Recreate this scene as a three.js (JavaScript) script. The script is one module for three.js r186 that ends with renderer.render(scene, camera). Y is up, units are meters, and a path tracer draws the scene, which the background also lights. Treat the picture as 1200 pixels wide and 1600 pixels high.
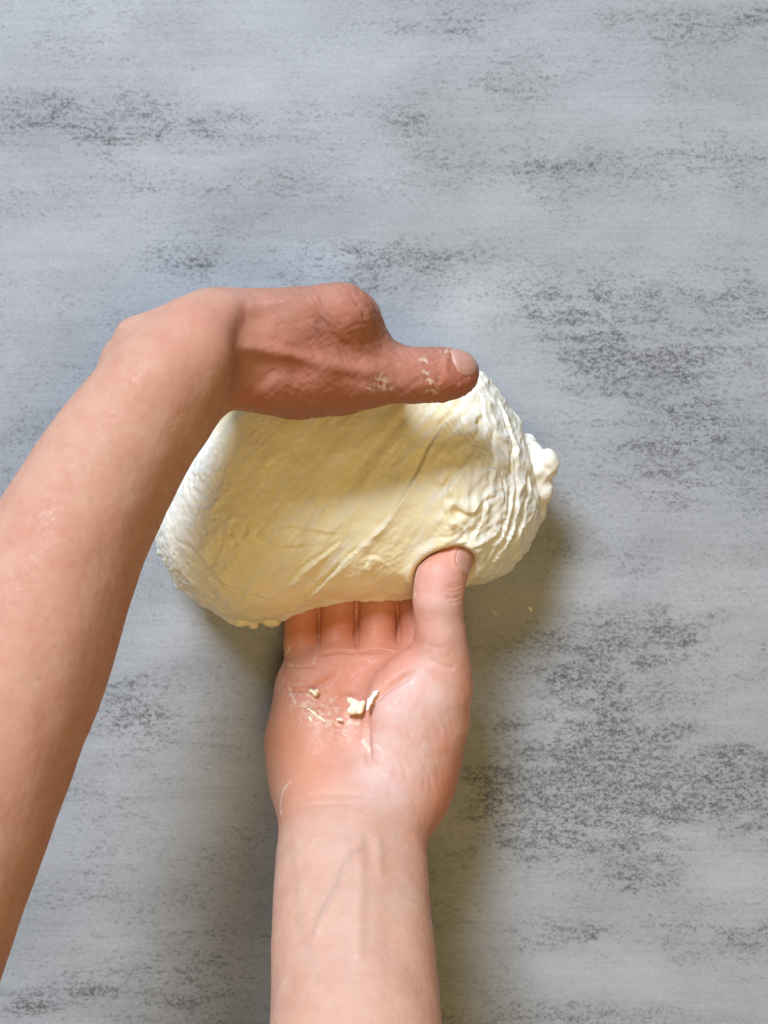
import * as THREE from 'three';
import { ImprovedNoise } from 'three/addons/math/ImprovedNoise.js';

// ---------------------------------------------------------------- camera, light, exposure
// Lengths in mm while modelling; geometry is stored in metres. The camera looks straight down from CAM mm above the counter.
const CAM = 560, S = 0.29;                                  // S: mm on the counter per photograph pixel
const scene = new THREE.Scene();
const camera = new THREE.PerspectiveCamera(2 * Math.atan(800 * S / CAM) * 180 / Math.PI, 0.75, 0.01, 20);
camera.position.set(0, CAM / 1000, 0);
camera.up.set(0, 0, -1);
camera.lookAt(0, 0, 0);
const renderer = new THREE.WebGLRenderer({ antialias: true });
renderer.toneMapping = THREE.LinearToneMapping;
renderer.toneMappingExposure = 1;
renderer.shadowMap.enabled = true;
scene.background = new THREE.Color().setRGB(0.155, 0.118, 0.064);      // warm room all round
function windowLight(az, el, dist, w, h, rgb, intensity) {           // az: degrees from image-top towards image-left
  const L = new THREE.RectAreaLight(new THREE.Color().setRGB(...rgb), intensity, w, h);
  const a = az * Math.PI / 180, e = el * Math.PI / 180;
  L.position.set(-Math.sin(a) * Math.cos(e) * dist, Math.sin(e) * dist, -Math.cos(a) * Math.cos(e) * dist);
  L.lookAt(0, 0.03, 0);
  scene.add(L);
  return L;
}
windowLight(24.5, 44, 2.4, 0.85, 0.75, [0.645, 0.75, 0.93], 58).name = 'window_daylight';
windowLight(200, 72, 1.4, 0.5, 0.5, [1, 0.74, 0.35], 9.3).name = 'ceiling_lamp';

// ---------------------------------------------------------------- helpers
const V = (x, y, z) => new THREE.Vector3(x, y, z);
const P = (px, py, h) => { const k = S * (CAM - h) / CAM; return V((px - 600) * k, h, (py - 800) * k); };
const clamp = (x, a, b) => Math.min(b, Math.max(a, x)), lerp = (a, b, t) => a + (b - a) * t;
const sstep = (a, b, x) => { const t = clamp((x - a) / (b - a), 0, 1); return t * t * (3 - 2 * t); };
const smin = (a, b, k) => { const h = Math.max(k - Math.abs(a - b), 0) / k; return Math.min(a, b) - h * h * k * 0.25; };
const smax = (a, b, k) => -smin(-a, -b, k);
const perlin = new ImprovedNoise();
const N = (x, y, z) => perlin.noise(x + 200.37, y + 200.71, z + 200.13);
const fbm = (x, y, z, o = 4) => { let s = 0, a = 1, f = 1; for (let i = 0; i < o; i++) { s += a * N(x * f, y * f, z * f + i * 7.3); a *= 0.5; f *= 2.03; } return s; };
let seed = 7;
const rnd = () => { seed = (seed + 0x6d2b79f5) | 0; let t = Math.imul(seed ^ (seed >>> 15), 1 | seed); t = (t + Math.imul(t ^ (t >>> 7), 61 | t)) ^ t; return ((t ^ (t >>> 14)) >>> 0) / 4294967296; };

// tapered capsule; flat = thickness ratio along axis u
function cone(a, ra, b, rb, flat = 1, u = null) {
  const dx = b.x - a.x, dy = b.y - a.y, dz = b.z - a.z, l2 = dx * dx + dy * dy + dz * dz || 1e-9;
  return (x, y, z) => {
    let vx = x - a.x, vy = y - a.y, vz = z - a.z;
    const t = clamp((vx * dx + vy * dy + vz * dz) / l2, 0, 1);
    vx -= dx * t; vy -= dy * t; vz -= dz * t;
    if (u) { const q = (vx * u.x + vy * u.y + vz * u.z) * (1 / flat - 1); vx += u.x * q; vy += u.y * q; vz += u.z * q; }
    return (Math.sqrt(vx * vx + vy * vy + vz * vz) - lerp(ra, rb, t)) * (flat < 1 ? 0.5 + flat / 2 : 1);
  };
}
function chain(list, k, flat, u) { const c = []; for (let i = 0; i + 1 < list.length; i++) c.push(cone(list[i][0], list[i][1], list[i + 1][0], list[i + 1][1], flat, u)); return join(c, k); }
function join(fs, k) { return (x, y, z) => { let d = fs[0](x, y, z); for (let i = 1; i < fs.length; i++) d = smin(d, fs[i](x, y, z), k); return d; }; }
// smooth sweep along (point, radius across, radius along u)
function sweep(list, u, n = 12) {
  const c = new THREE.CatmullRomCurve3(list.map((q) => q[0]), false, 'centripetal'), rc = new THREE.CatmullRomCurve3(list.map((q) => V(q[1], q[2], 0)), false, 'catmullrom', 0.5), m = (list.length - 1) * n, pts = [], R = [], F = [];
  for (let i = 0; i <= m; i++) {
    const t = i / m, r = rc.getPoint(t);
    pts.push(c.getPoint(t)); R.push(r.x); F.push(r.y);
  }
  return (x, y, z) => {
    let b = 0, bd = 1e12;
    for (let i = 0; i <= m; i++) { const p = pts[i], e = (x - p.x) ** 2 + (y - p.y) ** 2 + (z - p.z) ** 2; if (e < bd) { bd = e; b = i; } }
    let best = 1e12, s = b, vx = 0, vy = 0, vz = 0, ux = 0, uy = 0, uz = 0;
    for (let i = Math.max(0, b - 1); i < Math.min(m, b + 1); i++) {
      const p = pts[i], q = pts[i + 1], dx = q.x - p.x, dy = q.y - p.y, dz = q.z - p.z, l2 = dx * dx + dy * dy + dz * dz, t = clamp(((x - p.x) * dx + (y - p.y) * dy + (z - p.z) * dz) / l2, 0, 1);
      const ex = x - p.x - dx * t, ey = y - p.y - dy * t, ez = z - p.z - dz * t, e = ex * ex + ey * ey + ez * ez;
      if (e < best) { best = e; s = i + t; vx = ex; vy = ey; vz = ez; const k = (u.x * dx + u.y * dy + u.z * dz) / l2; ux = u.x - dx * k; uy = u.y - dy * k; uz = u.z - dz * k; }
    }
    const i = Math.min(m - 1, Math.floor(s)), t = s - i, r = lerp(R[i], R[i + 1], t), f = lerp(F[i], F[i + 1], t) / r, l = Math.hypot(ux, uy, uz), q = ((vx * ux + vy * uy + vz * uz) / (l * l)) * (1 / f - 1);
    vx += ux * q; vy += uy * q; vz += uz * q;
    return (Math.sqrt(vx * vx + vy * vy + vz * vz) - r) * Math.min(1, 0.4 + 0.6 * f);
  };
}
// surface nets over blocks of 8 cells: returns { pos: [x, y, z ...] (mm), idx }
function net(f, lo, hi, cell) {
  const B = 8, bs = B * cell, nb = [0, 1, 2].map((c) => Math.ceil((hi[c] - lo[c]) / bs)), blocks = new Map(), verts = new Map(), pos = [], idx = [], M = 4096;
  for (let a = 0; a < nb[0]; a++) for (let b = 0; b < nb[1]; b++) for (let c = 0; c < nb[2]; c++) {
    const x0 = lo[0] + a * bs, y0 = lo[1] + b * bs, z0 = lo[2] + c * bs;
    if (Math.abs(f(x0 + bs / 2, y0 + bs / 2, z0 + bs / 2)) > bs * 1.45) continue;
    const v = new Float32Array(729); let neg = 0;
    for (let k = 0, n = 0; k < 9; k++) for (let j = 0; j < 9; j++) for (let i = 0; i < 9; i++, n++) { v[n] = f(lo[0] + (a * B + i) * cell, lo[1] + (b * B + j) * cell, lo[2] + (c * B + k) * cell); if (v[n] < 0) neg++; }
    if (!neg || neg === 729) continue;
    blocks.set((a * M + b) * M + c, [a, b, c, v]);
  }
  const key = (i, j, k) => (i * M + j) * M + k, E = [[0, 1], [0, 2], [0, 4], [1, 3], [1, 5], [2, 3], [2, 6], [3, 7], [4, 5], [4, 6], [5, 7], [6, 7]], C = [0, 1, 9, 10, 81, 82, 90, 91];
  for (const [a, b, c, v] of blocks.values()) for (let k = 0; k < B; k++) for (let j = 0; j < B; j++) for (let i = 0; i < B; i++) {
    const n = i + j * 9 + k * 81; let s = 0;
    for (let q = 0; q < 8; q++) if (v[n + C[q]] < 0) s++;
    if (!s || s === 8) continue;
    let x = 0, y = 0, z = 0, m = 0;
    for (const [p, q] of E) {
      const vp = v[n + C[p]], vq = v[n + C[q]];
      if ((vp < 0) === (vq < 0)) continue;
      const t = vp / (vp - vq);
      x += lerp(p & 1, q & 1, t); y += lerp((p >> 1) & 1, (q >> 1) & 1, t); z += lerp(p >> 2, q >> 2, t); m++;
    }
    verts.set(key(a * B + i, b * B + j, c * B + k), pos.length / 3);
    pos.push(lo[0] + (a * B + i + x / m) * cell, lo[1] + (b * B + j + y / m) * cell, lo[2] + (c * B + k + z / m) * cell);
  }
  const quad = (p, q, r, s, flip) => { if (p === undefined || q === undefined || r === undefined || s === undefined) return; if (flip) idx.push(p, s, r, p, r, q); else idx.push(p, q, r, p, r, s); };
  for (const [a, b, c, v] of blocks.values()) for (let k = 0; k < B; k++) for (let j = 0; j < B; j++) for (let i = 0; i < B; i++) {
    const n = i + j * 9 + k * 81, I = a * B + i, J = b * B + j, K = c * B + k, s = v[n] < 0, g = (di, dj, dk) => verts.get(key(I - di, J - dj, K - dk));
    if (s !== v[n + 1] < 0) quad(g(0, 1, 1), g(0, 0, 1), g(0, 0, 0), g(0, 1, 0), !s);
    if (s !== v[n + 9] < 0) quad(g(1, 0, 1), g(1, 0, 0), g(0, 0, 0), g(0, 0, 1), !s);
    if (s !== v[n + 81] < 0) quad(g(1, 1, 0), g(0, 1, 0), g(0, 0, 0), g(1, 0, 0), !s);
  }
  return { pos, idx };
}
const grad = (f, x, y, z, e = 0.4) => { const gx = f(x + e, y, z) - f(x - e, y, z), gy = f(x, y + e, z) - f(x, y - e, z), gz = f(x, y, z + e) - f(x, y, z - e), l = Math.hypot(gx, gy, gz) || 1; return [gx / l, gy / l, gz / l, l / (2 * e)]; };
// skin: mesh the field, put the vertices on it, push them along the normal by relief(), colour them
function surface(f, lo, hi, cell, relief, colour, origin) {
  const { pos, idx } = net(f, lo, hi, cell), n = pos.length / 3, p = new Float32Array(n * 3), col = new Float32Array(n * 3), uv = new Float32Array(n * 2);
  for (let i = 0; i < n; i++) {
    let x = pos[i * 3], y = pos[i * 3 + 1], z = pos[i * 3 + 2];
    let g = grad(f, x, y, z);
    const d = clamp(f(x, y, z) / Math.max(g[3], 0.3), -cell, cell);
    x -= g[0] * d; y -= g[1] * d; z -= g[2] * d;
    const r = relief(x, y, z, g);
    const c = colour(x, y, z, g, r);
    x += g[0] * r; y += g[1] * r; z += g[2] * r;
    p[i * 3] = (x - origin.x) / 1000; p[i * 3 + 1] = (y - origin.y) / 1000; p[i * 3 + 2] = (z - origin.z) / 1000;
    col.set(c, i * 3);
    uv[i * 2] = x / 1000; uv[i * 2 + 1] = z / 1000;
  }
  const geo = new THREE.BufferGeometry();
  geo.setAttribute('position', new THREE.BufferAttribute(p, 3));
  geo.setAttribute('color', new THREE.BufferAttribute(col, 3));
  geo.setAttribute('uv', new THREE.BufferAttribute(uv, 2));
  geo.setIndex(new THREE.BufferAttribute(Uint32Array.from(idx), 1));
  geo.computeVertexNormals();
  return geo;
}
// the point of field f that lies under a sight line
function onto(f, px, py) {
  const o = V(0, CAM, 0), d = P(px, py, 0).sub(o).normalize();
  let t = 330;
  for (let i = 0; i < 160 && t < 760; i++) { const e = f(o.x + d.x * t, o.y + d.y * t, o.z + d.z * t); if (e < 0.05) break; t += Math.max(e * 0.6, 0.05); }
  return o.addScaledVector(d, t);
}
// strokes: lines on a surface. dist() gives [distance, side] to the nearest segment
function stroke(f, pts, w, amp, extra = {}) {
  const q = new THREE.CatmullRomCurve3(pts.map(([x, y]) => onto(f, x, y)), false, 'centripetal').getPoints(pts.length * 4), box = new THREE.Box3().setFromPoints(q).expandByScalar(w * 4);
  return { q, w, amp, box, ...extra };
}
function near(s, x, y, z) {
  const b = s.box;
  if (x < b.min.x || x > b.max.x || y < b.min.y || y > b.max.y || z < b.min.z || z > b.max.z) return null;
  let best = 1e9, side = 0, along = 0;
  for (let i = 0; i + 1 < s.q.length; i++) {
    const a = s.q[i], c = s.q[i + 1], dx = c.x - a.x, dy = c.y - a.y, dz = c.z - a.z, t = clamp(((x - a.x) * dx + (y - a.y) * dy + (z - a.z) * dz) / (dx * dx + dy * dy + dz * dz + 1e-9), 0, 1);
    const e = Math.hypot(x - a.x - dx * t, y - a.y - dy * t, z - a.z - dz * t);
    if (e < best) { best = e; side = Math.sign((x - a.x) * dz - (z - a.z) * dx); along = (i + t) / (s.q.length - 1); }
  }
  return [best, side, along];
}
const tag = (o, label, category, group, kind) => { if (label) o.userData.label = label; if (category) o.userData.category = category; if (group) o.userData.group = group; if (kind) o.userData.kind = kind; return o; };
const shade = (o) => { o.castShadow = true; o.receiveShadow = true; return o; };

// ---------------------------------------------------------------- countertop
function counterTexture() {
  const W = 1536, H = 2048, data = new Uint8Array(W * H * 4);
  // worn, speckled places and pale cloudy places: centre, half size in photograph pixels, strength
  const worn = [[90, 185, 120, 45, .8], [330, 205, 110, 45, .8], [200, 210, 120, 40, .6], [330, 290, 110, 30, .6], [320, 385, 90, 55, .7], [650, 395, 130, 40, .9], [640, 440, 120, 25, .5], [60, 290, 80, 25, .4], [220, 90, 120, 20, .35], [640, 35, 120, 20, .5], [830, 60, 140, 50, .35], [820, 130, 120, 16, .6], [1120, 35, 140, 50, .8], [1000, 40, 60, 40, .4], [880, 270, 80, 30, .75], [640, 205, 190, 25, .45], [780, 250, 200, 30, .4], [1140, 230, 120, 50, .45], [1150, 310, 100, 30, .4], [560, 290, 160, 20, .35],
    [960, 480, 140, 60, .7], [1060, 560, 150, 90, .7], [950, 600, 110, 90, .65], [1120, 700, 130, 70, .75], [1000, 740, 90, 40, .6], [1160, 480, 60, 40, .6], [900, 520, 60, 60, .6], [1000, 830, 90, 20, .5], [920, 880, 90, 18, .5],
    [930, 1010, 120, 50, .8], [920, 1070, 90, 55, 1.1], [960, 1140, 100, 50, 1.1], [1050, 990, 80, 40, .6], [1110, 1070, 70, 40, .5], [1100, 1220, 75, 70, 1.25], [1180, 1250, 50, 90, 1.2], [990, 1230, 150, 70, .9], [900, 1200, 110, 80, .95], [780, 1220, 90, 60, .85], [760, 1290, 90, 50, .8], [860, 1310, 70, 40, 1.05], [960, 1330, 60, 50, .7], [1010, 1360, 60, 25, .6], [900, 1460, 80, 16, .6], [1020, 1465, 150, 20, .6], [1170, 1460, 60, 30, .7], [960, 1590, 130, 25, .8], [740, 1590, 100, 20, .6], [700, 1440, 150, 30, .3],
    [200, 1095, 65, 30, .95], [240, 1130, 60, 30, .8], [340, 1160, 90, 30, .65], [150, 1140, 50, 30, .5], [200, 1260, 90, 60, .5], [240, 1190, 70, 25, .5], [330, 1360, 90, 50, .35], [200, 1420, 140, 30, .4], [310, 1470, 90, 40, .7], [150, 1540, 120, 30, .7], [330, 1560, 130, 40, .8], [60, 1580, 80, 30, .8], [240, 850, 40, 30, .4], [60, 480, 90, 60, .25], [30, 700, 60, 60, .3], [420, 470, 60, 40, .4], [40, 560, 60, 30, .25]];
  const pale = [[500, 410, 100, 45, .9], [780, 460, 90, 40, .8], [700, 500, 80, 60, .5], [110, 40, 160, 60, .6], [90, 370, 120, 30, .4], [480, 130, 200, 60, .3], [880, 620, 30, 60, .2], [380, 1020, 60, 90, .5], [900, 920, 200, 30, .5], [1150, 930, 100, 60, .5], [380, 1250, 60, 70, .4], [1150, 1370, 120, 30, .4], [980, 1520, 200, 30, .4], [250, 980, 80, 60, .4]];
  const blob = (list, x, y) => { let s = 0; for (const [a, b, w, h, m] of list) { const e = ((x - a) / w) ** 2 + ((y - b) / h) ** 2; if (e < 5) s += m * Math.exp(-e * 1.1); } return s; };
  const Dn = new Float32Array((W / 4 + 1) * (H / 4 + 1)), Pl = Dn.slice(), Cl = Dn.slice(), w4 = W / 4 + 1;
  const px = (i) => 600 + (i / W - 0.5) * 1380, py = (j) => 800 + (j / H - 0.5) * 1840;
  for (let j = 0; j <= H / 4; j++) for (let i = 0; i <= W / 4; i++) {
    const x = px(i * 4), y = py(j * 4), wx = x + 55 * N(x / 70, y / 40, 3.1) + 18 * N(x / 20, y / 12, 4.4), wy = y + 30 * N(x / 80, y / 34, 9.4) + 12 * N(x / 26, y / 12, 8.8);
    Dn[j * w4 + i] = (blob(worn, wx, wy) * 0.72 + 0.1) * (0.88 + 0.7 * N(x / 62, y / 20, 13.1)) + 0.4 * fbm(x / 150, y / 78, 5.5, 5) + 0.19;
    Pl[j * w4 + i] = blob(pale, wx, wy);
    Cl[j * w4 + i] = fbm(x / 210, y / 120, 21.7, 4);
  }
  const grid = (A, i, j) => { const x = i / 4, y = j / 4, a = x | 0, b = y | 0, u = x - a, v = y - b, o = b * w4 + a; return lerp(lerp(A[o], A[o + 1], u), lerp(A[o + w4], A[o + w4 + 1], u), v); };
  const enc = (x) => { x = clamp(x, 0, 1); return 255 * (x <= 0.0031308 ? 12.92 * x : 1.055 * Math.pow(x, 1 / 2.4) - 0.055); };
  for (let j = 0; j < H; j++) for (let i = 0; i < W; i++) {
    const x = px(i), y = py(j), D = clamp(grid(Dn, i, j), 0, 1.4), pl = grid(Pl, i, j), cl = grid(Cl, i, j);
    const qx = x + 2.2 * N(x / 11, y / 11, 1.7), qy = y + 2.2 * N(x / 11, y / 11, 6.2);
    const n1 = N(qx / 6.2, qy / 4.4, 11.3), n2 = N(qx / 3.2, qy / 2.5, 17.9), n3 = N(qx / 14, qy / 8, 2.2), n4 = N(x / 2.1, y / 1.9, 31.1), n5 = N(x / 60, y / 5.5, 36.7);
    const n = 1.5 * (0.5 * n1 + 0.55 * n2 + 0.3 * n3 + 0.34 * n4 + 0.12 * n5);
    const m = sstep(-0.3, 1.05, n + 0.8 * (Math.min(D, 1) - 0.62)), k = 0.4 + 0.6 * clamp(D, 0, 1.05);
    const streak = N(x / 130, y / 3.4, 41.3) + 0.8 * N(x / 50, y / 1.8, 47.1) + 0.9 * N(x / 240, y / 9, 53.3);
    let L = 0.455 + 0.06 * cl + 0.085 * clamp(pl, 0, 1.2) + 0.02 * streak + 0.075 * n4 + 0.055 * n2 + 0.03 * n3;
    L *= 0.70 * (1 - clamp(m * k * 0.6 + 0.06 * clamp(D, 0, 1.2), 0, 0.7));
    const tint = 0.012 * N(x / 150, y / 110, 61.3);
    const o = (j * W + i) * 4;
    data[o] = enc(L * (0.985 + tint)); data[o + 1] = enc(L * 1.01); data[o + 2] = enc(L * (1.02 - tint)); data[o + 3] = 255;
  }
  const t = new THREE.DataTexture(data, W, H);
  t.colorSpace = THREE.SRGBColorSpace; t.magFilter = t.minFilter = THREE.LinearFilter; t.wrapS = t.wrapT = THREE.MirroredRepeatWrapping; t.needsUpdate = true;
  return t;
}
{
  const g = new THREE.BoxGeometry(1.9, 0.03, 1.9), p = g.attributes.position, uv = g.attributes.uv, nn = g.attributes.normal;
  for (let i = 0; i < p.count; i++) if (nn.getY(i) > 0.5) uv.setXY(i, 0.5 + p.getX(i) / (1380 * S / 1000), 0.5 + p.getZ(i) / (1840 * S / 1000));
  const m = new THREE.Mesh(g, new THREE.MeshPhysicalMaterial({ map: counterTexture(), roughness: 0.62, specularIntensity: 0.3 }));
  m.name = 'countertop'; m.position.y = -0.015;
  scene.add(tag(shade(m), 'pale grey stone-look countertop with dark speckled worn patches', 'countertop', null, 'structure'));
}

// ---------------------------------------------------------------- the two arms: fields
const UP = V(0, 1, 0);
// right arm: palm up, fingers under the dough, thumb over its edge
const RF = sweep([[P(562, 2500, 235), 35, 34], [P(559, 1950, 172), 32.5, 31], [P(556, 1600, 121), 30.6, 26.5], [P(549, 1430, 92), 30.2, 22.5], [P(551, 1300, 66), 29.3, 19.5], [P(556, 1235, 46), 30, 17.5]], UP);
const RPalm = (() => {
  const meta = [[P(545, 1235, 42), 20, P(480, 1062, 25), 12], [P(550, 1235, 42), 20, P(526, 1050, 26), 12.5], [P(560, 1235, 42), 20, P(588, 1048, 26), 12.5], [P(580, 1235, 42), 18, P(645, 1050, 27), 12]].map((m) => cone(...m));
  const base = join(meta, 10);
  const hyp = chain([[P(488, 1095, 28), 14.8], [P(487, 1150, 32), 17], [P(498, 1215, 38), 17.8]], 12);
  const th1 = chain([[P(648, 1065, 45), 13], [P(624, 1115, 46), 16], [P(618, 1175, 46), 18], [P(600, 1230, 44), 18]], 10);
  const th2 = chain([[P(685, 1058, 44), 12.4], [P(671, 1120, 41), 14.8], [P(651, 1185, 42), 15.8], [P(630, 1240, 44), 17]], 10);
  return (x, y, z) => smin(smin(base(x, y, z), hyp(x, y, z), 10), smin(th1(x, y, z), th2(x, y, z), 10), 6);
})();
const RThumb = chain([[P(684, 1070, 45), 13.6], [P(689, 1020, 48), 10.6], [P(688, 985, 51), 9.2], [P(684, 940, 53), 9.3], [P(689, 905, 52), 9.2], [P(710, 869, 49), 7.9]], 5);
const RFing = [[[478, 1062, 24, 9], [472, 1010, 20, 7.7], [471, 950, 17, 7.4], [476, 870, 15, 6.8], [490, 810, 18, 6.3]], [[527, 1052, 25, 9.5], [528, 1010, 21, 8.1], [528, 940, 17, 7.9], [530, 850, 15, 7.4], [534, 780, 19, 6.8]],
  [[589, 1050, 25, 10], [589.5, 1010, 21.5, 9], [590, 940, 17, 8.6], [589, 840, 15, 7.9], [588, 765, 19, 7.1]], [[647, 1050, 26, 9.5], [653, 1010, 22, 8.6], [652, 940, 18, 8.3], [648, 850, 15, 7.6], [642, 785, 19, 6.9]]].map((c) => chain(c.map(([x, y, h, r]) => [P(x, y, h), r]), 3));
const rightArm = (x, y, z) => {
  let fg = RFing[0](x, y, z);
  for (let i = 1; i < 4; i++) fg = smin(fg, RFing[i](x, y, z), 1.0);
  let d = smin(RF(x, y, z), RPalm(x, y, z), 16);
  d = smin(d, fg, 3.5);
  return smin(d, RThumb(x, y, z), 6);
};
const inHand = (fingers, thumb) => (x, y, z) => Math.min(fingers[0](x, y, z), fingers[1](x, y, z), fingers[2](x, y, z), fingers[3](x, y, z), thumb(x, y, z));
// left arm: wrist bent, hand on edge behind the dough, thumb reaching over it
const LF = sweep([[P(-420, 2150, 245), 29, 31], [P(-250, 1760, 215), 28, 31], [P(-130, 1463, 192), 27.4, 31], [P(-48, 1238, 172), 28.2, 31], [P(36, 1030, 152), 28.4, 30.5], [P(111, 838, 135), 26.6, 29], [P(194, 694, 122), 24.2, 27.5], [P(252, 616, 117), 22.6, 27], [P(306, 559, 109), 21, 27]], V(0.3, 0.9, -0.3).normalize());
const LPalm = (() => {
  const c = [[352, 516, 96, 15, 528, 492, 97, 11.2], [345, 515, 86, 15, 545, 497, 80, 11], [340, 520, 76, 15, 552, 506, 62, 11], [335, 525, 66, 14, 545, 520, 45, 10]];
  const base = join(c.map(([a, b, h, r, x, y, g, s]) => cone(P(a, b, h + 10), r * 0.98, P(x, y, g + 10), s * 0.98)), 7);
  const th = chain([[P(368, 560, 100), 16.5], [P(425, 570, 98), 15.8], [P(493, 576, 97), 14.4]], 8);
  const th2 = chain([[P(400, 582, 88), 14], [P(470, 584, 84), 15.5], [P(535, 588, 86), 13], [P(575, 590, 89), 10]], 8);
  const web = chain([[P(450, 535, 98), 13], [P(545, 535, 97), 10], [P(585, 552, 94), 7]], 8);
  const heel = chain([[P(365, 565, 86), 14], [P(400, 582, 66), 12.5], [P(440, 565, 48), 12]], 8);
  const knob = cone(P(532, 495, 105), 7.8, P(546, 506, 101), 8.2);
  return (x, y, z) => smin(smin(smin(smin(base(x, y, z), heel(x, y, z), 3), knob(x, y, z), 8), smin(th(x, y, z), th2(x, y, z), 8), 9), web(x, y, z), 8);
})();
const LThumb = chain([[P(493, 578, 97), 13.8], [P(560, 585, 95), 11.2], [P(610, 586, 93), 9.4], [P(652, 587, 92), 9.3], [P(690, 586, 90), 9], [P(714, 583, 89), 8.4]], 5);
const LFing = [[[543, 492, 96, 10], [572, 535, 72, 9], [590, 560, 56, 8.2], [640, 575, 46, 7.2]], [[552, 498, 79, 10], [578, 545, 55, 9], [605, 565, 42, 8.4], [660, 575, 34, 7.4]], [[552, 506, 61, 9.6], [578, 550, 42, 8.6], [605, 565, 29, 8], [655, 575, 22, 7]], [[545, 520, 44, 8.8], [570, 555, 28, 7.6], [595, 565, 17, 7], [630, 570, 10, 6.2]]].map((c) => chain(c.map(([x, y, h, r]) => [P(x, y, h > 60 ? h + 10 : h + 6), r * 0.98]), 3));
const leftArm = (() => {
  const styloid = cone(P(196, 556, 108), 6, P(215, 540, 108), 9), tend = chain([[P(290, 600, 124), 7], [P(332, 550, 123), 6], [P(358, 500, 117), 8]], 4);
  return (x, y, z) => {
    let fg = LFing[0](x, y, z);
    for (let i = 1; i < 4; i++) fg = smin(fg, LFing[i](x, y, z), 1.0);
    let d = smin(LF(x, y, z), styloid(x, y, z), 15);
    d = smin(d, LPalm(x, y, z), 9);
    d = smin(d, tend(x, y, z), 7);
    d = smin(d, fg, 3.5);
    return smin(d, LThumb(x, y, z), 5);
  };
})();

const rightHold = inHand(RFing, RThumb), leftFingers = inHand(LFing, LThumb), leftHold = (x, y, z) => Math.min(leftFingers(x, y, z), LPalm(x, y, z));
const roughTex = (() => {
  const n = 512, d = new Uint8Array(n * n * 4), T = (x, y, f, z) => { const u = x / n, v = y / n, g = (a, b) => N(a * f, b * f, z); return lerp(lerp(g(u, v), g(u - 1, v), u), lerp(g(u, v - 1), g(u - 1, v - 1), u), v); };
  for (let j = 0; j < n; j++) for (let i = 0; i < n; i++) { const q = clamp(0.66 + 0.3 * T(i, j, 9, 1) + 0.3 * T(i, j, 34, 2) + 0.35 * T(i, j, 90, 3), 0.35, 1) * 255; d.set([q, q, q, 255], (j * n + i) * 4); }
  const t = new THREE.DataTexture(d, n, n); t.magFilter = t.minFilter = THREE.LinearFilter; t.wrapS = t.wrapT = THREE.RepeatWrapping; t.repeat.set(12, 12); t.needsUpdate = true; return t;
})();

// ---------------------------------------------------------------- dough: field
const YC = 25, outline = [[250, 810], [254, 868], [284, 916], [332, 950], [392, 968], [450, 958], [505, 941], [565, 932], [640, 929], [722, 916], [772, 899], [815, 862], [838, 815], [838, 765], [826, 710], [804, 655], [778, 615], [745, 584], [690, 566], [600, 560], [500, 568], [410, 590], [350, 640], [300, 718], [264, 776]].map(([x, y]) => P(x, y, YC));
const ring = new THREE.CatmullRomCurve3(outline, true, 'centripetal').getPoints(150);
const RD = 42;
const dist2 = (x, z) => {                                     // signed distance to the outline, negative inside
  let d = 1e9, s = 1;
  for (let i = 0, j = ring.length - 1; i < ring.length; j = i++) {
    const ax = ring[i].x, az = ring[i].z, bx = ring[j].x, bz = ring[j].z, ex = bx - ax, ez = bz - az, wx = x - ax, wz = z - az, t = clamp((wx * ex + wz * ez) / (ex * ex + ez * ez + 1e-9), 0, 1), qx = wx - ex * t, qz = wz - ez * t;
    d = Math.min(d, qx * qx + qz * qz);
    if ((az > z) !== (bz > z) && x < (bx - ax) * (z - az) / (bz - az) + ax) s = -s;
  }
  return s * Math.sqrt(d);
};
const grid2 = (() => {                                        // cached on a 1 mm grid, softened
  const X0 = -150, Z0 = -110, W = 260, H = 200; let a = new Float32Array(W * H);
  for (let j = 0; j < H; j++) for (let i = 0; i < W; i++) a[j * W + i] = dist2(X0 + i, Z0 + j);
  const b = a.slice();
  for (let it = 0; it < 30; it++) { const c = a.slice(); for (let j = 1; j < H - 1; j++) for (let i = 1; i < W - 1; i++) { const o = j * W + i; c[o] = (a[o] * 2 + a[o - 1] + a[o + 1] + a[o - W] + a[o + W]) / 6; } a = c; }
  for (let o = 0; o < a.length; o++) a[o] = lerp(b[o], a[o], sstep(-6, -30, b[o]));
  return (x, z) => { const u = clamp(x - X0, 0, W - 2.001), v = clamp(z - Z0, 0, H - 2.001), i = u | 0, j = v | 0, s = u - i, t = v - j, o = j * W + i; return lerp(lerp(a[o], a[o + 1], s), lerp(a[o + W], a[o + W + 1], s), t) + Math.hypot(x - X0 - u, z - Z0 - v); };
})();
const dCentre = P(545, 780, 0);
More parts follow.
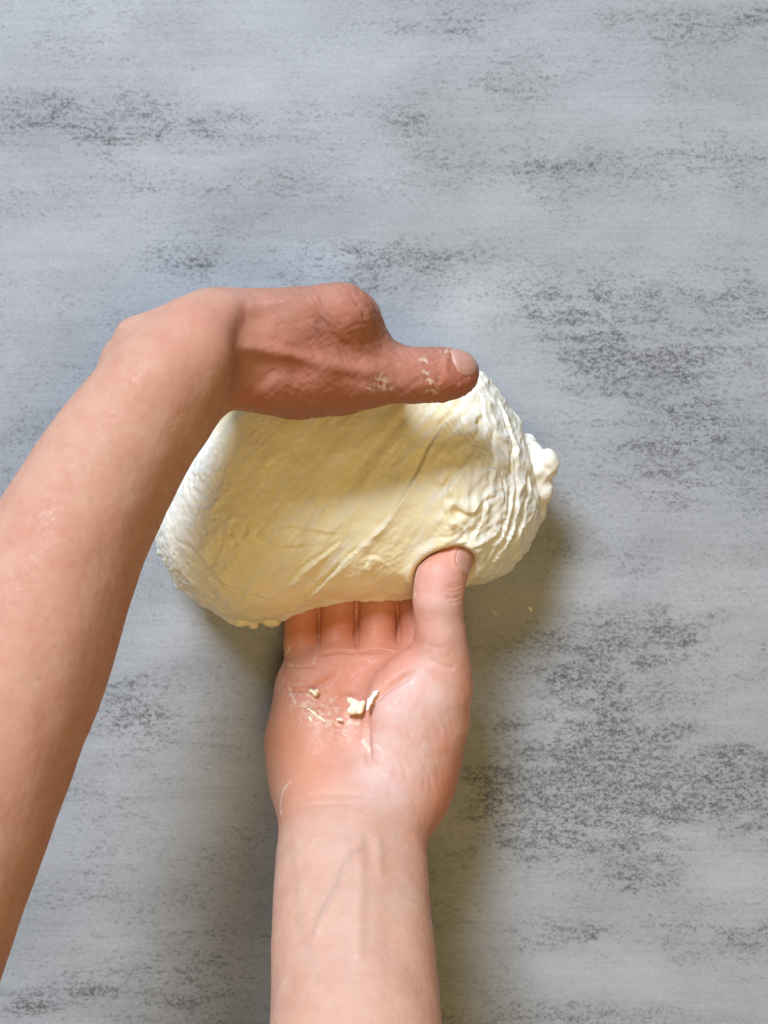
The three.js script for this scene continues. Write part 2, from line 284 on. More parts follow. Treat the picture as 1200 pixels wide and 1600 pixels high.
const scraps = [chain([[P(815, 700, 26), 6], [P(838, 722, 32), 4], [P(856, 722, 35), 2.6], [P(858, 736, 34), 2.6]], 3), chain([[P(820, 740, 24), 8], [P(845, 738, 33), 3.4], [P(846, 765, 30), 3.6], [P(838, 795, 25), 4]], 4), cone(P(829, 760, 28), 6, P(832, 790, 24), 6),
  chain([[P(345, 945, 20), 3], [P(366, 965, 21), 1.3], [P(374, 970, 22), 1], [P(383, 968, 22), 0.9], [P(388, 960, 24), 1], [P(378, 952, 27), 1.2], [P(366, 956, 26), 1.1]], 1.2), chain([[P(390, 958, 22), 2.5], [P(397, 977, 20), 0.9], [P(402, 980, 19), 0.5]], 2), chain([[P(404, 962, 22), 2.2], [P(425, 969, 20), 1.2], [P(448, 968, 19), 0.7]], 2),
  chain([[P(292, 908, 22), 3.5], [P(283, 912, 22), 1.6], [P(283, 904, 22), 1]], 2), chain([[P(797, 655, 26), 2.5], [P(805, 660, 27), 0.9], [P(812, 662, 27), 0.5]], 1.5), chain([[P(770, 612, 27), 2.5], [P(777, 611, 28), 0.9]], 1.5), chain([[P(258, 850, 22), 3], [P(253, 862, 20), 1.4]], 2)];
const scrapF = join(scraps, 1.5);
const doughBase = (x, y, z) => {
  const e = grid2(x, z), px = dCentre.x, cx = (x - px) / 85;
  const top = 35 + 4 * Math.exp(-(((x - px + 40) / 26) ** 2)) + 3.5 * Math.exp(-(((x - px - 55) / 22) ** 2)) - 2.5 * Math.exp(-(((x - px) / 40) ** 2)) * sstep(15, -45, z - dCentre.z);
  const b = y > YC ? top : 27, q = Math.max(e + RD, 0), v = (y - YC) * RD / b;
  let d = (Math.sqrt(q * q + v * v) - RD) * 0.8;
  d = smin(d, scrapF(x, y, z), 2.5);
  return smax(d, -y + 0.15, 3);
};
const dough = (x, y, z) => {
  let d = doughBase(x, y, z);
  if (d > -30 && d < 3) { d = smax(d, -(rightHold(x, y, z) - 0.1), 1.6); if (z < 5) d = smax(d, -(leftHold(x, y, z) - 0.1), 1.6); }
  return d;
};
const folds = [
  stroke(doughBase, [[716, 640], [690, 672], [672, 702], [648, 752], [615, 800], [585, 838], [548, 868], [515, 900], [480, 932], [450, 958]], 1.6, 1.5, { lip: 1 }),
  stroke(doughBase, [[600, 822], [560, 852], [520, 885], [478, 925]], 1.7, 0.9, { lip: -1 }),
  stroke(doughBase, [[538, 846], [500, 872], [470, 895], [448, 918]], 1.5, 1.1, { lip: 1 }),
  stroke(doughBase, [[585, 865], [572, 885], [582, 888]], 1.2, 0.7, { lip: 1 }),
  stroke(doughBase, [[560, 875], [590, 870], [605, 885]], 1.4, 0.5, { lip: -1 }),
  stroke(doughBase, [[430, 820], [460, 818], [500, 828], [530, 832]], 2.2, 0.5, { lip: 1 }),
  stroke(doughBase, [[400, 835], [440, 850], [480, 848]], 1.6, 0.5, { lip: 1 }),
  stroke(doughBase, [[752, 640], [728, 690], [700, 735], [682, 762]], 2.2, 1.4, { lip: -1, gr: 0.7 }),
  stroke(doughBase, [[768, 650], [742, 705], [710, 755], [700, 800], [712, 830]], 2, 1.2, { lip: 1, gr: 0.7 }),
  stroke(doughBase, [[740, 612], [722, 640], [735, 680], [722, 700]], 1.7, 1.1, { lip: 1, gr: 0.7 }),
  stroke(doughBase, [[796, 680], [808, 730], [806, 790], [790, 840], [762, 880]], 2, 1.8, { lip: 1, gr: 0.7 }),
  stroke(doughBase, [[780, 660], [790, 720], [788, 790], [772, 840]], 1.6, 1.1, { lip: -1, gr: 0.7 }),
  stroke(doughBase, [[818, 715], [824, 760], [816, 810], [795, 855]], 1.8, 1.5, { lip: 1, gr: 0.7 }),
  stroke(doughBase, [[710, 790], [735, 800], [755, 780], [775, 770]], 1.5, 0.9, { lip: 1 }),
  stroke(doughBase, [[745, 745], [765, 735], [780, 750], [782, 790]], 1.6, 0.9, { lip: -1 }),
  stroke(doughBase, [[735, 850], [765, 840], [785, 815]], 1.4, 0.9, { lip: 1 }),
  stroke(doughBase, [[700, 812], [722, 822], [740, 860]], 1.4, 0.8, { lip: -1 }),
  stroke(doughBase, [[762, 630], [772, 680], [768, 740], [756, 800], [735, 850]], 1.7, 1.4, { lip: 1, gr: 0.7 }),
  stroke(doughBase, [[752, 612], [758, 660], [748, 720], [736, 770]], 1.5, 1.1, { lip: 1, gr: 0.6 }),
  stroke(doughBase, [[776, 625], [800, 690], [800, 760], [782, 830], [750, 885]], 1.6, 1.4, { lip: 1, gr: 0.7 }),
  stroke(doughBase, [[300, 740], [330, 745], [352, 735], [365, 760]], 1.5, 0.6, { lip: 1 }),
  stroke(doughBase, [[290, 760], [300, 790], [330, 795], [345, 780]], 1.5, 0.6, { lip: -1 }),
  stroke(doughBase, [[275, 835], [310, 860], [340, 900], [372, 930]], 1.6, 0.7, { lip: 1 }),
  stroke(doughBase, [[330, 880], [350, 905], [395, 925], [430, 935]], 1.5, 0.7, { lip: 1 }),
  stroke(doughBase, [[350, 820], [372, 810], [390, 825], [380, 845]], 1.4, 0.7, { lip: 1 }),
];
const pits = [[715, 800, 1.5, 3, 1.2], [702, 778, 2, 1.2, .7], [300, 720, 1.6, 1, 1], [295, 755, 1.5, 1.2, .9], [322, 745, 1.2, 1, .7], [268, 800, 1.3, 1.2, .8], [780, 818, 1.4, 1.8, 1], [365, 850, 1.2, 1.6, .7], ...Array.from({ length: 22 }, () => [268 + 95 * rnd(), 690 + 230 * rnd(), 0.7, 1.1, 0.4 + 0.6 * rnd()])].map(([x, y, a, b, d]) => ({ p: onto(doughBase, x, y), r: (a + b) / 2, d }));
const ROT = 0.62;
const doughRelief = (x, y, z, g) => {
  const px = 600 + x / (S * (CAM - y) / CAM), py = 800 + z / (S * (CAM - y) / CAM);
  const right = sstep(650, 745, px + 0.35 * (800 - py)), left = sstep(400, 320, px), low = sstep(40, 20, y);
  let r = 1.2 * fbm(x / 24, y / 24, z / 24, 2) + 0.28 * fbm(x / 8, y / 8, z / 8, 2);
  const u = x * 0.66 - z * 0.75, v = x * 0.75 + z * 0.66;           // along and across the pull of the skin
  r += (0.5 + 0.3 * right) * (0.5 - Math.abs(N(u / 30 + 0.3 * N(x / 9, y / 9, z / 9), v / 4.6, y / 12))) + 1.3 * (0.4 - Math.abs(N(u / 55 + 3, v / 13 + 0.25 * N(x / 15, y / 15, z / 15), y / 20))) + 0.2 * (0.4 - Math.abs(N(u / 16, v / 1.9 + 0.6 * N(x / 6, y / 6, z / 6), y / 9)));
  // the twisted right end: bands that run round it
  if (right > 0) {
    const qx = x - 6, qz = z + 8, rho = Math.hypot(qx, qz), al = Math.atan2(qz, qx), w = 2.6 * fbm(x / 18, y / 18, z / 18, 2), brk = 0.45 + 0.75 * sstep(-0.35, 0.3, N(x / 10, y / 10, z / 10 + 31));
    r += right * brk * (0.95 * (0.42 - Math.abs(N((rho + w * 3) / 7, al * 1.6, 3.3))) + 1.25 * (0.4 - Math.abs(N((rho + w * 4) / 3.4, al * 1.7 + 9, 8.1))));
    r += right * (0.9 * N(x / 7, y / 7, z / 7) + 0.16 * N(x / 1.9, y / 1.9, z / 1.9));
  }
  if (left > 0) r += left * (1.2 * (0.4 - Math.abs(N(x / 6 + 0.8 * N(x / 9, z / 9, 2), y / 5, z / 4.4))) + 0.55 * (0.4 - Math.abs(N(x / 2.8, y / 2.6, z / 2.5 + 9))));
  r += low * 0.9 * N(x / 5.5, y / 4, z / 5.5) + low * 1.1 * (0.4 - Math.abs(N(x / 5, y / 3, z / 5 + 4)));
  const rough = sstep(-0.25, 0.4, N(x / 17, y / 17, z / 17 + 70));               // some places are torn and sticky, some stretched smooth
  r += (0.1 + 0.14 * rough) * N(x / 1.6, y / 1.6, z / 1.6) + rough * 0.55 * (0.35 - Math.abs(N((u + 2 * N(x / 7, y / 7, z / 7)) / 9, (v + 2.5 * N(x / 8, y / 8, z / 8 + 4)) / 2.4, y / 4)));
  for (const s of folds) {
    const q = near(s, x, y, z); if (!q) continue;
    q[0] = Math.max(0, q[0] + (s.gr ? 1.9 : 0.5) * N(x / 4.6, y / 4.6, z / 4.6 + 5) + (s.gr ? 1.6 * N(x / 10, y / 10, z / 10 + 7) : 0));
    const wob = 1 + 0.35 * N(x / 5, y / 5, z / 5), end = sstep(0, 0.12, q[2]) * sstep(1, 0.88, q[2]), d = q[0] * q[1] * s.lip;
    // a lip: steep on one side, a long slope on the other, with a groove in front of it
    r += (s.gr ? 0.5 + 0.45 * N(x / 9, y / 9, z / 9 + 90) : 1) * s.amp * wob * end * (d > 0 ? Math.exp(-d / (s.w * 1.7)) : Math.exp(-((d / (s.w * 0.42)) ** 2)) * 1.25 - (s.gr ?? 0.3) * Math.exp(-(((d + s.w * 0.9) / (s.w * 0.6)) ** 2)) - 0.25 * Math.exp(-((d / (s.w * 0.42)) ** 2)));
  }
  for (const b of pits) { const d2 = ((x - b.p.x) ** 2 + (y - b.p.y) ** 2 + (z - b.p.z) ** 2) / (b.r * b.r); if (d2 < 9) r += -b.d * Math.exp(-d2) + 0.45 * b.d * Math.exp(-((Math.sqrt(d2) - 1.5) ** 2) * 3); }
  const hand = z > -15 ? rightHold(x, y, z) : leftHold(x, y, z);
  if (z > -15) r += 1.3 * Math.exp(-(((hand - 3.2) / 2.2) ** 2));                   // pushed up where the hand presses in
  return r * sstep(0.2, 2.5, hand) * sstep(0, 3, y);
};
const doughColour = (x, y, z, g, r) => {                             // middle's warm shade and the ends' cool light painted in; floury wisps
  const n = fbm(x / 14, y / 14, z / 14, 3), c = (x - dCentre.x), t = clamp(sstep(40, 62, c + 6 * n) + sstep(-42, -60, c + 6 * n), 0, 1) * 0.9, d = clamp(0.5 + 0.6 * N(x / 7, y / 7, z / 7 + 3) + 0.4 * r, 0, 1), wisp = Math.max(0, N((x * 0.66 - z * 0.75) / 19, (x * 0.75 + z * 0.66) / 2.6 + 0.8 * N(x / 8, y / 8, z / 8), y / 9)), w = clamp(t + 0.3 * (d - 0.5) + 1.1 * wisp + 0.3 * Math.max(0, fbm(x / 6, y / 6, z / 6 + 60, 3)) - (t > 0.5 ? 0.5 * Math.max(0, N(x / 5, y / 5, z / 5 + 40)) : 0), 0, 1), b = 1 + 0.03 * n;
  return [lerp(0.81, 0.74, w) * b, lerp(0.715, 0.71, w) * b, lerp(0.44, 0.61, w) * b];
};
{
  const geo = surface(dough, [-110, -3, -80], [95, 75, 65], 0.7, doughRelief, doughColour, dCentre);
  const m = new THREE.Mesh(geo, new THREE.MeshPhysicalMaterial({ vertexColors: true, roughness: 0.7, roughnessMap: roughTex, specularIntensity: 0.6 }));
  m.name = 'bread_dough'; m.position.set(dCentre.x / 1000, 0, dCentre.z / 1000);
  scene.add(tag(shade(m), 'large soft lump of pale sticky bread dough held between two hands', 'dough'));
}

// ---------------------------------------------------------------- skin relief and colour
const lines = { R: [], L: [] }, tints = { R: [], L: [] };
const crease = (k, f, pts, w, d) => lines[k].push(stroke(f, pts, w, -d)), ridge = (k, f, pts, w, d) => lines[k].push(stroke(f, pts, w, d));
const tint = (k, f, pts, w, rgb, a, o = {}) => tints[k].push(stroke(f, pts, w, a, { rgb, ...o }));
{
  const R = rightArm, L = leftArm, FLOUR_SHEEN = [0.64, 0.47, 0.41], RED = [0.54, 0.185, 0.095], VEIN = [0.24, 0.19, 0.19];
  // right palm
  crease('R', R, [[652, 1046], [625, 1062], [598, 1080], [577, 1102], [567, 1135], [572, 1170], [585, 1205]], 1.7, 2.3);
  crease('R', R, [[510, 1078], [540, 1088], [552, 1112], [548, 1150]], 9, 3.6);
  crease('R', R, [[440, 1078], [470, 1076], [505, 1062], [530, 1046]], 1.1, 1.0);
  crease('R', R, [[450, 1105], [500, 1100], [540, 1082], [580, 1068]], 1.2, 0.9);
  crease('R', R, [[500, 1023], [528, 1018], [557, 1019]], 0.9, 1.35);
  crease('R', R, [[557, 1019], [590, 1017], [622, 1019], [645, 1012]], 0.9, 1.35);
  crease('R', R, [[499, 955], [499, 990], [499, 1036]], 0.75, 1.1); crease('R', R, [[558, 945], [558, 980], [557, 1014]], 0.75, 1.1); crease('R', R, [[623, 950], [623, 980], [622, 1008]], 0.75, 1.1);
  crease('R', R, [[446, 1042], [470, 1040], [499, 1040]], 0.8, 0.6);
  crease('R', R, [[502, 985], [528, 982], [555, 985]], 0.8, 0.25); crease('R', R, [[560, 990], [590, 987], [620, 990]], 0.8, 0.25);
  crease('R', R, [[455, 1250], [490, 1243], [540, 1241], [590, 1246], [630, 1256]], 1.3, 0.25);
  crease('R', R, [[462, 1263], [510, 1257], [560, 1256]], 1, 0.25);
  crease('R', R, [[668, 1030], [690, 1040], [712, 1046]], 1.2, 0.4);
  crease('R', R, [[655, 1000], [680, 1012], [700, 1012]], 1.0, 0.2);
  for (const [y, d, x] of [[910, .2, 700], [915, .42, 694], [921, .3, 690], [925, .15, 700], [931, .4, 696], [938, .2, 702]]) crease('R', R, [[x, y + 1 + 2 * rnd()], [708, y + 4], [722, y - 1]], 0.45, d);
  for (let i = 0; i < 14; i++) { const x = 580 + 110 * rnd(), y = 1110 + 90 * rnd(); crease('R', R, [[x, y], [x + 6 + 10 * rnd(), y + 16], [x + 10 + 14 * rnd(), y + 34 + 14 * rnd()]], 0.5 + 0.3 * rnd(), 0.08 + 0.1 * rnd()); }
  ridge('R', R, [[560, 1290], [562, 1360], [560, 1440], [558, 1520]], 2.6, 0.95);
  ridge('R', R, [[538, 1300], [545, 1370], [540, 1450]], 2.1, 0.6);
  ridge('R', R, [[566, 1325], [543, 1348], [524, 1392], [503, 1432], [490, 1470]], 1.4, 0.6);
  crease('R', R, [[610, 1300], [612, 1380], [606, 1470]], 6, 0.9); ridge('R', R, [[590, 1300], [594, 1370]], 2.2, 0.5);
  ridge('R', R, [[460, 1325], [470, 1400], [478, 1465]], 2, 0.3);
  tint('R', R, [[566, 1324], [543, 1347], [524, 1391], [503, 1432]], 1.15, VEIN, 0.5);
  tint('R', R, [[503, 1432], [490, 1462], [482, 1500]], 2.2, VEIN, 0.1);
  tint('R', R, [[458, 1322], [470, 1400], [480, 1480], [500, 1530]], 1.9, [0.33, 0.24, 0.19], 0.2);
  tint('R', R, [[545, 1380], [540, 1440], [548, 1530]], 2, [0.36, 0.24, 0.19], 0.2);
  tint('R', R, [[620, 1290], [632, 1360], [625, 1430]], 4, [0.34, 0.23, 0.17], 0.3);
  // reddened places; on fingers and thumb-side edge the red also paints warm shade
  for (const [x, y, w, a] of [[472, 985, 9, .7], [528, 985, 10, .8], [590, 985, 10, .8], [645, 985, 9, .8], [540, 1050, 12, .55], [600, 1045, 10, .55], [620, 1025, 8, .5], [452, 1160, 16, .22], [470, 1205, 12, .28], [690, 870, 8, .45], [688, 905, 9, .25], [447, 1268, 6, .4], [727, 1080, 6, .45], [715, 1180, 10, .55], [700, 1225, 10, .55], [672, 1290, 10, .5], [660, 1310, 8, .4], [690, 1240, 12, .5], [730, 1040, 8, .4], [500, 1080, 9, .4], [575, 1120, 4, .4], [690, 1050, 8, .2]]) tint('R', R, [[x - 6, y], [x + 6, y + 3]], w, RED, a);
  for (const q of [[[427, 1300], [424, 1400], [420, 1500], [420, 1590]], [[664, 1310], [668, 1400], [675, 1500], [682, 1590]], [[422, 1110], [420, 1160], [426, 1220]]]) tint('R', R, q, 8, [0.56, 0.25, 0.125], 0.45);  // orange edge glow of lit skin, painted along forearm sides and palm edge
  // flour and dough film, with the cool sheen of the thenar painted in
  for (const [x, y, w, a] of [[648, 1120, 22, .8], [680, 1075, 14, .7], [620, 1165, 16, .7], [690, 960, 10, .6], [610, 1200, 11, .55], [597, 1235, 8, .5], [640, 1185, 10, .4], [690, 1010, 8, .35], [682, 950, 6, .3], [530, 1300, 18, .5], [570, 1400, 18, .35], [520, 1500, 20, .3], [470, 1050, 6, .35], [440, 1075, 5, .3], [520, 1090, 8, .3], [480, 1090, 9, .25]]) tint('R', R, [[x - 8, y + 10], [x + 8, y - 10]], w, FLOUR_SHEEN, a, { patch: 1 });
  for (const q of [[[432, 1075], [470, 1095], [520, 1120]], [[445, 1045], [470, 1062]], [[470, 1110], [540, 1125]], [[600, 1075], [640, 1110]], [[650, 900], [656, 950]], [[585, 1160], [600, 1210]]]) tint('R', R, q, 7, [0.70, 0.56, 0.45], q[0][0] < 500 ? 0.5 : 0.22, { patch: 3 });
  for (const [q, w, c, a] of [[[[665, 1080], [640, 1120], [625, 1170], [605, 1215]], 15, [0.60, 0.405, 0.355], .55], [[[690, 1000], [688, 950], [690, 900]], 9, [0.62, 0.36, 0.31], .5], [[[455, 1120], [455, 1180], [480, 1220]], 13, [0.66, 0.285, 0.175], .5], [[[470, 1065], [530, 1045], [600, 1045]], 9, [0.58, 0.235, 0.155], .5], [[[540, 1300], [550, 1400], [552, 1590]], 16, [0.55, 0.345, 0.255], .5]]) tint('R', R, q, w, c, a);  // palm skin tones, with cool sheen on thenar and thumb painted in
  const bits = [[[478, 1082], [494, 1088]], [[484, 1110], [494, 1118], [508, 1126]], [[540, 1124], [552, 1128]], [[450, 1075], [460, 1098]], [[470, 1100], [485, 1104]], [[436, 1050], [444, 1035]], [[650, 905], [655, 885], [662, 872]], [[648, 930], [646, 915]], [[497, 990], [496, 1010], [490, 1034]], [[447, 1020], [452, 1014]], [[453, 1222], [442, 1235], [438, 1260], [441, 1275]], [[560, 1155], [575, 1172]], [[588, 1165], [592, 1170]], [[515, 1090], [528, 1083]]];
  for (const b of bits) { tint('R', R, b, 0.75, [0.74, 0.6, 0.46], 0.25 + 0.4 * rnd(), { patch: 2 }); ridge('R', R, b, 0.7, 0.15); }
  // left hand
  crease('L', L, [[388, 622], [400, 608], [418, 592], [432, 574]], 1.8, 0.5);
  crease('L', L, [[392, 498], [382, 525], [382, 555], [392, 590]], 6, 2.6);
  for (let i = 0; i < 7; i++) crease('L', L, [[420 + i * 7, 520 + i * 3], [428 + i * 7, 545 + i * 3], [440 + i * 6, 566 + i * 2]], 0.8, 0.22);
  for (let i = 0; i < 12; i++) { const x = 510 + 75 * rnd(), y = 480 + 55 * rnd(); crease('L', L, [[x, y], [x + 18, y + 8 + 8 * rnd()], [x + 34, y + 22]], 0.7, 0.25); }
  for (let i = 0; i < 6; i++) crease('L', L, [[662 + i * 4.4, 560], [667 + i * 4.6, 580], [663 + i * 4.4, 602]], 0.6, 0.3);
  for (let i = 0; i < 5; i++) crease('L', L, [[560 + i * 16, 545 + i * 4], [578 + i * 16, 556 + i * 4], [600 + i * 14, 560 + i * 4]], 0.7, 0.22);
  crease('L', L, [[492, 508], [500, 503], [508, 500]], 2.4, 0.7);
  ridge('L', L, [[440, 555], [480, 562], [510, 572]], 7, 1.0);
  ridge('L', L, [[385, 476], [440, 468], [510, 474]], 3, 1.1);
  ridge('L', L, [[372, 545], [420, 548], [470, 558], [540, 576], [610, 582]], 2.7, 1.2);
  crease('L', L, [[392, 566], [430, 572], [462, 582]], 4, 1.1);
  for (const [a, b, c] of [[555, 470, .3], [566, 486, .35], [574, 503, .3]]) crease('L', L, [[a - 10, b - 14], [a, b], [a + 4, b + 14]], 0.8, c);
  ridge('L', L, [[315, 500], [330, 600], [300, 680]], 4, 0.35);
  for (const [x, y, w, a] of [[560, 480, 14, .35], [500, 510, 12, .2], [600, 580, 16, .3], [690, 590, 10, .6], [725, 595, 8, .6], [540, 560, 18, .2], [450, 600, 18, .3], [500, 625, 14, .35], [430, 540, 12, .25], [390, 625, 6, .6], [330, 520, 18, .2], [260, 560, 20, .12], [90, 960, 24, .2], [60, 1200, 24, .22], [150, 820, 20, .15]]) tint('L', L, [[x - 10, y], [x + 10, y + 3]], w, [0.40, 0.13, 0.08], a);
  for (const [x, y, w, a] of [[502, 505, 3, .35], [470, 530, 3, .15]]) tint('L', L, [[x - 4, y + 5], [x + 5, y - 4]], w, [0.17, 0.09, 0.08], a);
  const wb = [[[666, 566], [668, 576], [664, 590]], [[676, 570], [679, 588], [674, 606]], [[671, 596], [676, 612]], [[694, 552], [706, 549], [722, 548]], [[585, 598], [595, 592]], [[600, 600], [606, 608]], [[578, 606], [590, 604]], [[664, 572], [660, 566]]];
  for (const b of wb) { tint('L', L, b, 1.7, [0.62, 0.48, 0.38], 0.85, { patch: 3 }); ridge('L', L, b, 0.7, 0.12); }
  ridge('L', L, [[700, 550], [696, 566], [698, 586], [708, 600], [724, 606]], 1.1, 0.55);
  ridge('R', R, [[716, 846], [709, 866], [712, 885], [726, 895]], 1.1, 0.5);
  for (const [x, y] of [[102, 697], [85, 1010], [72, 968], [60, 1060], [130, 900], [205, 640], [140, 780]]) tint('L', L, [[x, y], [x + 3, y - 2]], 0.5 + 0.25 * rnd(), [0.25, 0.12, 0.08], 0.25 + 0.15 * rnd());
}
const handX0 = P(380, 0, 105).x, handX1 = P(450, 0, 105).x;
const leftWrinkle = (x, y, z) => {                                       // fine lines across the back of the hand and thumb
  const t = sstep(handX0, handX1, x), u = x * 0.8 - z * 0.6 + 1.6 * N(x / 8, y / 8, z / 8), v = x * 0.6 + z * 0.8;
  return 0.04 * (0.4 - Math.abs(N(x / 1.6, y / 1.6, z / 1.9))) + t * 0.5 * (0.4 - Math.abs(N(u / 2.3, v / 9, y / 7))) + t * 0.32 * (0.4 - Math.abs(N(v / 2, u / 6, y / 5)));
};
const relief = (k) => (x, y, z, g) => {
  let r = 0.5 * fbm(x / 22, y / 22, z / 22, 2) + 0.07 * fbm(x / 3.2, y / 3.2, z / 3.2, 2) + 0.03 * N(x / 1.4, y / 1.4, z / 1.4) + (k === 'L' ? leftWrinkle(x, y, z) : 0.04 * (0.4 - Math.abs(N(x / 1.5 + 0.5 * N(x, y, z), y / 1.5, z / 2.1))));
  for (const s of lines[k]) { const q = near(s, x, y, z); if (q && q[0] < s.w * 3.5) r += s.amp * Math.exp(-((q[0] / s.w) ** 2)) * (s.w > 3 ? 1 : sstep(0, 0.15, q[2]) * sstep(1, 0.85, q[2])); }
  return r * sstep(0, 2.5, y);
};
const skin = (k, base) => (x, y, z, g, r) => {
  const n = fbm(x / 11, y / 11, z / 11, 3), m = N(x / 4.2, y / 4.2, z / 4.2), f = N(x / 1.5, y / 1.5, z / 1.5), c = base(x, y, z, g).map((v, i) => v * (1 + [0.035, 0.115, 0.12][i] * n + [0.03, 0.075, 0.075][i] * m + [0.03, 0.06, 0.06][i] * f));
  for (const s of tints[k]) {
    const q = near(s, x, y, z); if (!q) continue;
    let a = s.amp * Math.exp(-((q[0] / s.w) ** 2));
    if (s.patch === 1) a *= 0.55 * sstep(-0.6, 0.7, N(x / 8, y / 8, z / 8) + 0.5 * N(x / 1.9, y / 1.9, z / 3.4));
    if (s.patch === 3) a *= sstep(0.08, 0.4, N(x / 1.7, y / 1.7, z / 1.7) + 0.6 * N(x / 0.9, y / 0.9, z / 0.9));
    if (s.patch === 2) a = s.amp * sstep(1.1, 0.5, q[0] / s.w + 0.9 * N(x / 1.1, y / 1.1, z / 1.1) + 0.5 * N(x / 2.6, y / 2.6, z / 2.6));
    for (let i = 0; i < 3; i++) c[i] = lerp(c[i], s.rgb[i], clamp(a, 0, 1));
  }
  return c;
};
const skinR = skin('R', (x, y, z) => { const t = sstep(128, 78, z + 9 * N(x / 14, y / 14, z / 14)); return [lerp(0.53, 0.61, t), lerp(0.292, 0.29, t), lerp(0.195, 0.20, t)]; });
const skinL = skin('L', (x, y, z) => { const t = sstep(P(300, 0, 100).x, P(470, 0, 95).x, x); return [lerp(0.485, 0.35, t), lerp(0.26, 0.168, t), lerp(0.176, 0.114, t)]; });

// a thumbnail: a curved plate laid on the end of the thumb. a: root, b: tip (points on the axis), n: the way it faces
function nail(f, a, b, n, half, origin) {
  const ax = b.clone().sub(a), len = ax.length(); ax.normalize(); const nn = n.clone().addScaledVector(ax, -n.dot(ax)).normalize(), side = ax.clone().cross(nn);
  const NU = 26, NV = 26, pos = [], col = [], idx = [];
  for (const lift of [0.5, -0.6]) for (let i = 0; i <= NU; i++) for (let j = 0; j <= NV; j++) {
    const u = i / NU, v = (j / NV) * 2 - 1, w = half * Math.pow(Math.max(0.0, 1 - Math.pow(Math.abs(u * 2 - 1), 3.2)), 0.5) * (0.92 + 0.08 * u), ang = v * w;
    const dir = nn.clone().multiplyScalar(Math.cos(ang)).addScaledVector(side, Math.sin(ang)), o = a.clone().addScaledVector(ax, len * u);
    let t = 0; const q = o.clone(); for (let k = 0; k < 60; k++) { const d = f(q.x, q.y, q.z); if (Math.abs(d) < 0.02) break; t -= d * 0.8; q.copy(o).addScaledVector(dir, t); }
    const edge = 1 - Math.max(Math.abs(v), 0) ** 6;
    q.addScaledVector(dir, lift > 0 ? 0.12 + 0.38 * edge * sstep(0, 0.12, u) : lift);
    pos.push((q.x - origin.x) / 1000, (q.y - origin.y) / 1000, (q.z - origin.z) / 1000);
    const free = sstep(0.9, 0.97, u), lun = sstep(0.28, 0.1, u + 0.12 * v * v), rg = 0.03 * N(v * 9, u * 1.2, 3);
    col.push(lerp(lerp(0.46, 0.52, lun), 0.58, free) + rg, lerp(lerp(0.235, 0.30, lun), 0.42, free) + rg, lerp(lerp(0.175, 0.23, lun), 0.33, free) + rg);
  }
  const id = (s, i, j) => s * (NU + 1) * (NV + 1) + i * (NV + 1) + j;
  for (let i = 0; i < NU; i++) for (let j = 0; j < NV; j++) {
    idx.push(id(0, i, j), id(0, i + 1, j), id(0, i + 1, j + 1), id(0, i, j), id(0, i + 1, j + 1), id(0, i, j + 1));
    idx.push(id(1, i, j), id(1, i + 1, j + 1), id(1, i + 1, j), id(1, i, j), id(1, i, j + 1), id(1, i + 1, j + 1));
  }
  for (let i = 0; i < NU; i++) for (const j of [0, NV]) { const p = [id(0, i, j), id(0, i + 1, j), id(1, i + 1, j), id(1, i, j)]; if (j) p.reverse(); idx.push(p[0], p[2], p[1], p[0], p[3], p[2]); }
  const g = new THREE.BufferGeometry();
  g.setAttribute('position', new THREE.Float32BufferAttribute(pos, 3)); g.setAttribute('color', new THREE.Float32BufferAttribute(col, 3)); g.setIndex(idx); g.computeVertexNormals();
  // make sure it faces outward
  const nrm = g.attributes.normal, c = id(0, 13, 13);
  if (nrm.getX(c) * nn.x + nrm.getY(c) * nn.y + nrm.getZ(c) * nn.z < 0) { const q = g.index.array; for (let i = 0; i < q.length; i += 3) { const t = q[i]; q[i] = q[i + 1]; q[i + 1] = t; } g.computeVertexNormals(); }
  return g;
}
{
  const person = new THREE.Group(); person.name = 'person'; const O = P(300, 2000, 0); person.position.set(O.x / 1000, 0, O.z / 1000); scene.add(person);
  tag(person, 'bare-armed person seen only by two forearms and floury hands shaping the dough', 'person');
  const skinMat = (rough, spec) => new THREE.MeshPhysicalMaterial({ vertexColors: true, roughness: rough, roughnessMap: roughTex, specularIntensity: spec, sheen: 0.15, sheenColor: new THREE.Color().setRGB(1, 0.7, 0.55), sheenRoughness: 0.6 });
  const nailMat = new THREE.MeshPhysicalMaterial({ vertexColors: true, roughness: 0.3, specularIntensity: 0.7, clearcoat: 0.25, clearcoatRoughness: 0.25 });
  const make = (f, lo, hi, k, sk, label, nl) => {
    const m = new THREE.Mesh(surface(f, lo, hi, 0.66, relief(k), sk, O), skinMat(k === 'R' ? 0.8 : 1.0, k === 'R' ? 0.6 : 0.32)); m.name = 'arm'; tag(m, label); person.add(shade(m));
    const q = new THREE.Mesh(nail(f, ...nl, O), nailMat); q.name = 'thumbnail'; m.add(shade(q));
    return m;
  };
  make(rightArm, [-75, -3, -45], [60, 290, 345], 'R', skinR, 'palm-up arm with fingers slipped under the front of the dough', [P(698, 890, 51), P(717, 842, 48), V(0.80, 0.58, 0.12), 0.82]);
  make(leftArm, [-300, -3, -110], [45, 255, 340], 'L', skinL, 'arm reaching round behind the dough with its thumb stretched out', [P(697, 584, 89.5), P(739, 578, 86.5), V(0.1, 0.86, -0.44), 0.8]);
}

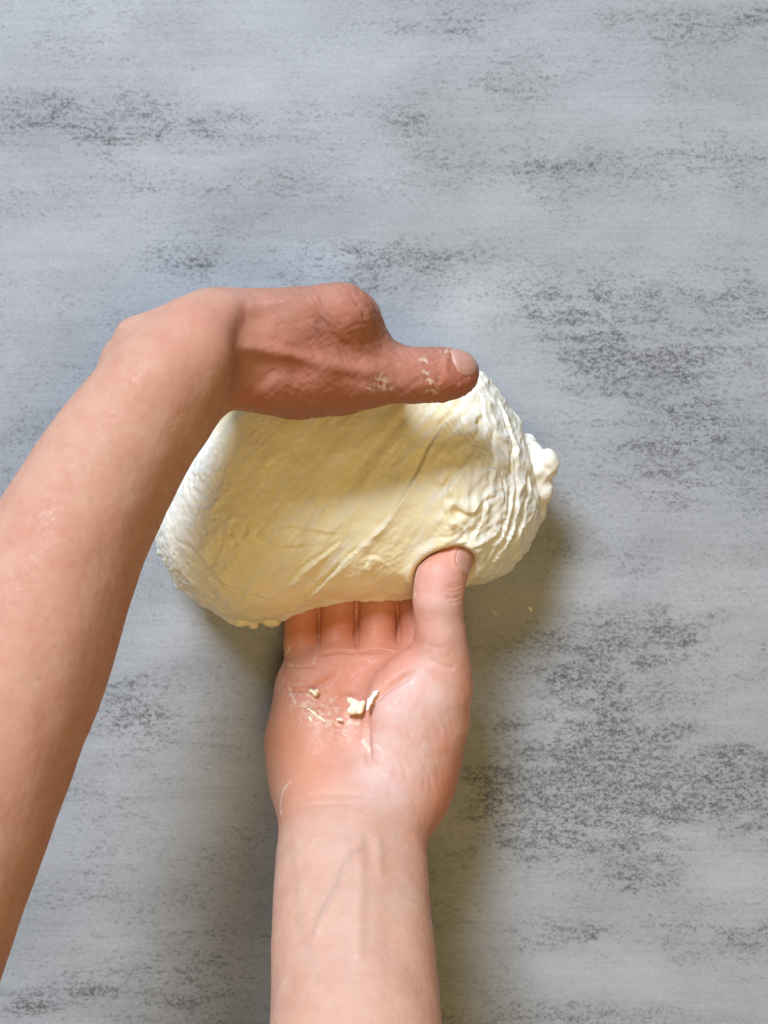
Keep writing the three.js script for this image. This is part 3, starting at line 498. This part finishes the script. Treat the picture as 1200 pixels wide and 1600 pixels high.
// ---------------------------------------------------------------- loose scraps of dough
const scrapMat = new THREE.MeshPhysicalMaterial({ vertexColors: true, roughness: 0.5, specularIntensity: 0.6 });
function scrap(f, pts, rgb, label) {                          // pts: place on field f (photograph pixels) and radius in mm
  const c = pts.map(([x, y, r]) => { const p = onto(f, x, y); p.y -= r * 0.5; return [p, r]; }), O = c[0][0].clone(); O.y -= c[0][1];
  const body = c.length > 1 ? chain(c, 0.8) : cone(c[0][0], c[0][1], c[0][0], c[0][1]), lo = [1e9, 1e9, 1e9], hi = [-1e9, -1e9, -1e9];
  for (const [p, r] of c) p.toArray().forEach((v, i) => { lo[i] = Math.min(lo[i], v - r - 2); hi[i] = Math.max(hi[i], v + r + 2); });
  const m = new THREE.Mesh(surface(body, lo, hi, 0.32, (x, y, z) => 0.3 * N(x / 1.6, y / 1.6, z / 1.6) + 0.08 * N(x / 0.7, y / 0.7, z / 0.7), (x, y, z) => { const b = 1 + 0.08 * N(x / 2, y / 2, z / 2); return rgb.map((v) => v * b); }, O), scrapMat);
  m.name = scene.getObjectByName('dough_scrap') ? 'dough_scrap_' + String(++scrapCount).padStart(3, '0') : 'dough_scrap';
  m.position.set(O.x / 1000, O.y / 1000, O.z / 1000);
  scene.add(tag(shade(m), label, 'dough scrap', f === table ? 'crumbs on the countertop' : 'dough scraps on the palm'));
}
let scrapCount = 0;
const table = (x, y, z) => y, CREAM = [0.86, 0.78, 0.55], WHITE = [0.86, 0.84, 0.78];
scrap(rightArm, [[546, 1094, 1.1], [556, 1102, 1.9], [548, 1112, 1.4], [562, 1110, 1.5], [566, 1100, 1.2]], CREAM, 'largest cream scrap of dough lying in the hollow of the palm');
scrap(rightArm, [[574, 1108, 0.7], [578, 1096, 1.0], [586, 1084, 0.8], [590, 1080, 0.5]], WHITE, 'thin white sliver of dough in the crease right of the largest palm scrap');
scrap(rightArm, [[486, 1080, 0.8], [492, 1084, 0.9], [496, 1079, 0.5]], CREAM, 'small dough scrap on the palm below the little finger');
scrap(rightArm, [[484, 1122, 0.7], [487, 1126, 0.6]], CREAM, 'lowest tiny dough scrap on the palm, left of the largest one');
scrap(rightArm, [[481, 1108, 0.5], [490, 1114, 0.5], [500, 1122, 0.45], [507, 1127, 0.4]], CREAM, 'thin curved thread of dough on the palm left of the largest scrap');
scrap(rightArm, [[527, 1124, 0.5], [534, 1125, 0.5]], CREAM, 'tiny dough scrap just under the largest palm scrap');
scrap(rightArm, [[421, 1105, 0.6]], CREAM, 'tiny dough scrap on the outer edge of the palm');
scrap(table, [[828, 950, 0.7], [830, 953, 0.5]], WHITE, 'tiny white crumb on the countertop below the right end of the dough');
scrap(table, [[770, 955, 0.6], [776, 961, 0.5]], [0.6, 0.55, 0.42], 'dull crumb on the countertop in the shade beside the thumb');

renderer.render(scene, camera);
